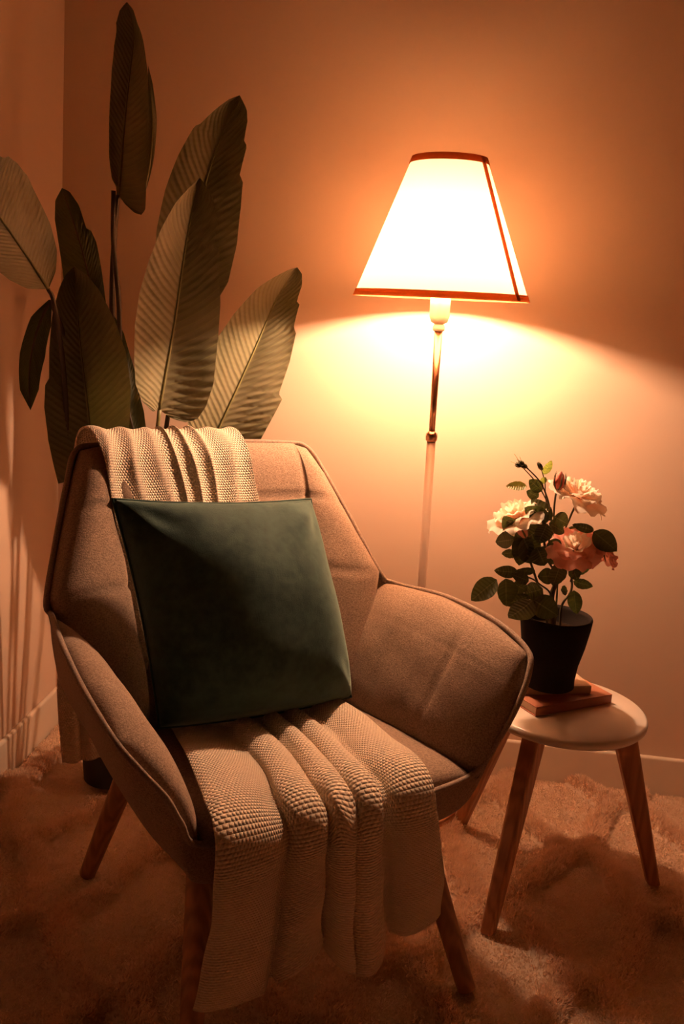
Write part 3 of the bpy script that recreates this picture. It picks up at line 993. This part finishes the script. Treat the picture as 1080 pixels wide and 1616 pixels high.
def bud(base, tip, r, m, label=None):
    B, T = L(base), L(tip); ax = (T - B); ln = ax.length; ax.normalize(); e1 = ax.orthogonal().normalized(); e2 = ax.cross(e1)
    prof = [(.25, -.12), (.62, .0), (1, .28), (.95, .55), (.6, .82), (.12, 1.0)]
    V, F = lathe([(r * a, ln * b) for a, b in prof], 18)
    V2 = []
    for v in V:
        an = math.atan2(v[1], v[0]); q = 1 + .10 * math.sin(3 * an + v[2] / ln * 5)
        V2.append(B + e1 * (v[0] * q) + e2 * (v[1] * q) + ax * v[2])
    uv = [(0, max(0, min(1, i // 18 / 5))) for i in range(len(V2))]
    o = build('rosebud', V2, F, M[m], rose, True, uv)
    if label: o['label'] = label
    for k in range(5):
        a = 2 * PI * k / 5 + .3; d = e1 * math.cos(a) + e2 * math.sin(a)
        P = [B - ax * (.12 * ln) + d * (r * .3), B + ax * (.25 * ln) + d * (r * 1.08), B + ax * (.62 * ln) + d * (r * 1.12), B + ax * (.95 * ln) + d * (r * .9)]
        build('sepal', *tube(P, [.0016, .0022, .0014, .0003], 5), M['roseleaf'], o)
    return o


bud(cr(512, 222, .01), cr(526, 140, .006), 27 * PXM, 'petal_bud', 'red bud at the top of the plant')
bud(cr(345, 462, -.03), cr(308, 394, -.035), 28 * PXM, 'petal_pink', 'peach bud under the left bloom')
bud(cr(428, 128, .004), cr(410, 92, .004), 7 * PXM, 'stem', 'small closed green bud')
for q in ((352, 118), (322, 112), (338, 104)):
    bud(cr(*q, -.006), cr(q[0] - 26, q[1] - 12, -.006), 9 * PXM, 'stem', 'spent rose hip with dry stamens')
for q in ((292, 52), (275, 90), (320, 66), (305, 78)):
    build('stamen', *tube([L(cr(330, 112, -.006)), L(cr((q[0] + 330) / 2 + 4, (q[1] + 112) / 2 + 3, -.008)), L(cr(*q, -.01))], .0005, 5), M['palerose'], rose)

# ---------------------------------------------------------------- banana-leaf plant
PB = Vector((-.515, 2.13, RUG_Z - .004))
plant = thing('banana_plant', 'tall potted plant with big paddle leaves in the corner behind the armchair', 'potted plant', PB)
pl = lambda p: Vector(p) - PB
build('pot', *lathe([(.060, 0), (.064, .004), (.072, .12), (.074, .135), (.069, .135), (.066, .12), (.064, .115)], 40), M['blackpot'], plant)
build('soil', *lathe([(.0635, .117), (.002, .119)], 32, False, False), M['soil'], plant)
PC = lambda x, y, Y: at(x * .4815, y * .4815, Y)


def big_leaf(mid, wl, wr, yl, yr, cup=0., sweep=(-.3, .45), m='leaf', label=None, rip=.0022, nrip=26, torn=0.):
    """mid: midrib points (crop x, y, distance) base to tip; wl / wr: half widths in crop px along it; yl / yr: how the halves turn away"""
    P = catmull([Vector((a, b, c)) for a, b, c in mid], 14)
    n = len(P); ns = 14
    V, F, UV = [], [], []
    cum = [0]
    for a, b in zip(P, P[1:]): cum.append(cum[-1] + math.hypot(b.x - a.x, b.y - a.y))
    # dense resample
    N = 72; Q = []
    for i in range(N):
        d = cum[-1] * i / (N - 1); k = max(j for j in range(n) if cum[j] <= d + 1e-9); k = min(k, n - 2)
        f = (d - cum[k]) / max(1e-9, cum[k + 1] - cum[k]); Q.append(P[k].lerp(P[k + 1], f))
    tot = cum[-1]
    for i in range(N):
        t = i / (N - 1)
        a, b = Q[max(0, i - 1)], Q[min(N - 1, i + 1)]
        tx, ty = b.x - a.x, b.y - a.y; l = math.hypot(tx, ty); tx /= l; ty /= l
        rx, ry = -ty, tx                       # right of the midrib when it points up the picture
        if ry * 0 + rx < 0 and False: rx, ry = -rx, -ry
        sw = lerp(sweep[0], sweep[1], t)
        for j in range(-ns, ns + 1):
            s = j / ns; hw = (interp(wr, t) if s > 0 else interp(wl, t))
            w = s * hw; aw = abs(w)
            x = Q[i].x + rx * w + tx * sw * aw; y = Q[i].y + ry * w + ty * sw * aw
            m_per = Q[i].z * .4815 / 1500
            yk = yr if s > 0 else yl
            if isinstance(yk, tuple): yk = lerp(yk[0], yk[1], t)
            dY = yk * aw * m_per
            dY += cup * (aw * m_per) ** 2 * 8
            k = t * nrip - abs(s) * 2.2
            dY += rip * math.sin(2 * PI * k) * min(1, abs(s) * 3) * (1 if s > 0 else .7)
            dY += .004 * math.sin(9 * t + 3 * s) * abs(s)
            V.append(pl(PC(x, y, Q[i].z + dY))); UV.append((s, t))
    W = 2 * ns + 1
    for i in range(N - 1):
        for j in range(W - 1):
            a = i * W + j; F.append((a, a + 1, a + W + 1, a + W))
    o = build('leaf', V, F, M[m], plant, True, UV)
    if label: o['label'] = label
    # raised midrib
    rib = [pl(PC(q.x, q.y, q.z - .002)) for q in Q[::3]]
    build('midrib', *tube(rib, [lerp(.0035, .0006, i / (len(rib) - 1)) for i in range(len(rib))], 6), M['stalk'] if m == 'leaf' else M['darkstalk'], o)
    return o


def stalk(pts, r0=.007, r1=.0045, m='darkstalk'):
    P = catmull([pl(p) for p in pts], 8); n = len(P) - 1
    build('stalk', *tube(P, [lerp(r0, r1, i / n) for i in range(n + 1)], 10), M[m], plant)


pc = lambda dx, dy: PB + Vector((dx, dy, .112))
# front centre leaf
big_leaf([(523, 1342, 2.13), (548, 1200, 2.12), (575, 1040, 2.11), (602, 850, 2.11), (628, 700, 2.12), (655, 583, 2.14)],
         [(0, 20), (.06, 60), (.14, 92), (.25, 112), (.38, 128), (.5, 128), (.62, 112), (.75, 88), (.86, 58), (.93, 30), (1, 0)],
         [(0, 40), (.03, 95), (.07, 128), (.13, 148), (.22, 160), (.36, 150), (.5, 140), (.62, 122), (.70, 112), (.715, 92), (.80, 92), (.9, 62), (.96, 30), (1, 0)],
         -1.1, (.35, -.25), 0, (-.55, .32), label='broad leaf in the middle, lit below')
stalk([pc(.02, -.02), PC(440, 2000, 2.16), PC(500, 1560, 2.15), PC(523, 1342, 2.13)], .007, .0045, 'stalk')
# big leaf behind it
big_leaf([(590, 1080, 2.22), (630, 830, 2.21), (665, 640, 2.21), (705, 500, 2.21), (745, 395, 2.22), (786, 312, 2.235)],
         [(0, 20), (.12, 80), (.25, 112), (.40, 128), (.55, 124), (.68, 112), (.80, 92), (.815, 78), (.90, 48), (.96, 24), (1, 0)],
         [(0, 20), (.12, 90), (.25, 132), (.40, 140), (.55, 130), (.655, 116), (.67, 100), (.80, 92), (.81, 78), (.90, 62), (.95, 42), (1, 0)],
         -.25, (.1, -.5), 0, (-.3, .25), label='leaf rising highest beside the lamp, dark tip')
stalk([pc(.0, .02), PC(470, 1900, 2.2), PC(560, 1300, 2.23), PC(590, 1080, 2.22)])
# right leaf
big_leaf([(668, 1510, 2.24), (705, 1430, 2.235), (765, 1300, 2.23), (835, 1145, 2.23), (905, 985, 2.235), (975, 876, 2.25)],
         [(0, 30), (.08, 80), (.2, 120), (.35, 135), (.5, 130), (.65, 108), (.8, 72), (.9, 38), (.96, 18), (1, 0)],
         [(0, 40), (.1, 120), (.2, 140), (.35, 148), (.40, 150), (.41, 132), (.55, 122), (.68, 104), (.70, 90), (.82, 74), (.83, 62), (.92, 46), (.97, 26), (1, 0)],
         -.9, (.3, -.45), 0, (-.15, .42), label='leaf leaning right beside the lamp pole')
stalk([pc(.04, 0), PC(520, 2000, 2.2), PC(620, 1650, 2.24), PC(668, 1510, 2.24)], .007, .005, 'stalk')
# tall narrow leaf
big_leaf([(388, 640, 2.18), (400, 500, 2.18), (410, 380, 2.18), (425, 240, 2.18), (438, 110, 2.19), (416, 6, 2.20)],
         [(0, 4), (.06, 10), (.12, 26), (.25, 42), (.45, 52), (.62, 58), (.78, 62), (.9, 52), (.96, 30), (1, 0)],
         [(0, 25), (.015, 58), (.04, 80), (.08, 92), (.15, 90), (.3, 80), (.5, 72), (.65, 62), (.76, 40), (.88, 16), (.95, 14), (1, 0)],
         -.2, -.9, 0, (-1.1, .2), label='tall narrow leaf at the top', rip=.001)
big_leaf([(470, 640, 2.20), (490, 540, 2.20), (500, 420, 2.20), (495, 300, 2.20), (486, 215, 2.20)],
         [(0, 10), (.3, 24), (.6, 20), (1, 0)], [(0, 4), (.3, 12), (.6, 14), (.85, 8), (1, 0)], .5, .5, 0, (-.2, .3), label='small leaf behind the tall one', rip=.001)
stalk([pc(-.02, .01), PC(385, 1600, 2.18), PC(368, 1050, 2.18), PC(376, 760, 2.18), PC(388, 640, 2.18)], .0085, .005)
stalk([pc(-.01, -.01), PC(380, 1500, 2.16), PC(392, 1060, 2.16), PC(372, 800, 2.16), PC(372, 625, 2.16)], .006, .005)
# lower left leaf
big_leaf([(300, 1560, 2.03), (296, 1440, 2.03), (284, 1300, 2.035), (266, 1150, 2.05), (252, 1000, 2.07), (243, 872, 2.10)],
         [(0, 110), (.1, 126), (.2, 138), (.35, 142), (.46, 130), (.47, 116), (.6, 104), (.75, 84), (.88, 54), (.95, 30), (1, 0)],
         [(0, 70), (.1, 110), (.25, 132), (.4, 148), (.55, 146), (.7, 120), (.85, 78), (.94, 40), (1, 0)],
         -.75, -.9, 0, (-.2, .3), label='leaf at the lower left with a dark right half')
stalk([pc(-.03, -.03), PC(330, 2000, 2.06), PC(305, 1700, 2.05), PC(300, 1560, 2.03)], .007, .005, 'stalk')
# leaf behind the lower left one, shade put into its colour
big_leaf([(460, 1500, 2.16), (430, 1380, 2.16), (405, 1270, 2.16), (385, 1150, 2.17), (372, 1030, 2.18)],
         [(0, 50), (.3, 66), (.6, 60), (.85, 34), (1, 0)], [(0, 30), (.3, 48), (.6, 46), (.85, 28), (1, 0)], .3, .5, 0, (-.2, .3), 'leafshaded', 'shaded leaf behind the lower left leaf')
# far left leaf
big_leaf([(157, 945, 1.95), (110, 870, 1.90), (55, 790, 1.84), (0, 712, 1.78), (-50, 630, 1.73), (-85, 545, 1.70)],
         [(0, 6), (.06, 60), (.16, 92), (.32, 118), (.5, 122), (.7, 98), (.88, 55), (1, 0)],
         [(0, 6), (.06, 52), (.16, 92), (.3, 122), (.48, 140), (.62, 150), (.74, 142), (.86, 118), (.88, 100), (.95, 80), (1, 30)],
         -1.2, 1.0, 0, (.1, .5), label='leaf reaching out at the far left')
stalk([pc(-.05, -.02), PC(230, 1900, 2.0), PC(215, 1300, 2.0), PC(180, 1010, 1.96), PC(157, 945, 1.95)], .0065, .004)
# corner leaves, shade put into their colour
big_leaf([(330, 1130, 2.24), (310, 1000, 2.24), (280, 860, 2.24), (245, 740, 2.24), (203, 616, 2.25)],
         [(0, 40), (.2, 80), (.4, 84), (.6, 72), (.8, 56), (.92, 34), (1, 0)], [(0, 20), (.2, 36), (.4, 44), (.6, 52), (.68, 46), (.7, 34), (.85, 34), (.95, 20), (1, 0)], .4, .4, 0, (-.1, .35), 'leafshaded', 'shaded leaf in the corner shadow')
stalk([pc(-.04, .02), PC(360, 1800, 2.22), PC(340, 1300, 2.24), PC(330, 1130, 2.24)])
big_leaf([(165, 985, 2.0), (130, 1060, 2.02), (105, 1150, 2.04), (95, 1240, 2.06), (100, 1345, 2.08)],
         [(0, 6), (.2, 38), (.5, 46), (.8, 32), (1, 0)], [(0, 6), (.2, 34), (.5, 38), (.8, 30), (1, 0)], .4, .4, 0, (-.1, .3), 'leafshaded', 'shaded leaf drooping by the left wall')
stalk([pc(-.055, .0), PC(250, 1700, 2.1), PC(215, 1150, 2.04), PC(165, 985, 2.0)], .006, .004)

# ---------------------------------------------------------------- world and colour
w = bpy.data.worlds.new('world'); bpy.context.scene.world = w; w.use_nodes = True
w.node_tree.nodes['Background'].inputs[0].default_value = (1, .5, .22, 1)
w.node_tree.nodes['Background'].inputs[1].default_value = 0.0
sc = bpy.context.scene
vs = sc.view_settings
vs.view_transform = 'Standard'; vs.look = 'None'; vs.gamma = 1.0; vs.use_curve_mapping = False; vs.exposure = 0.0
sc.cycles.use_denoising = True
sc.cycles.max_bounces = 10; sc.cycles.diffuse_bounces = 7; sc.cycles.transmission_bounces = 8
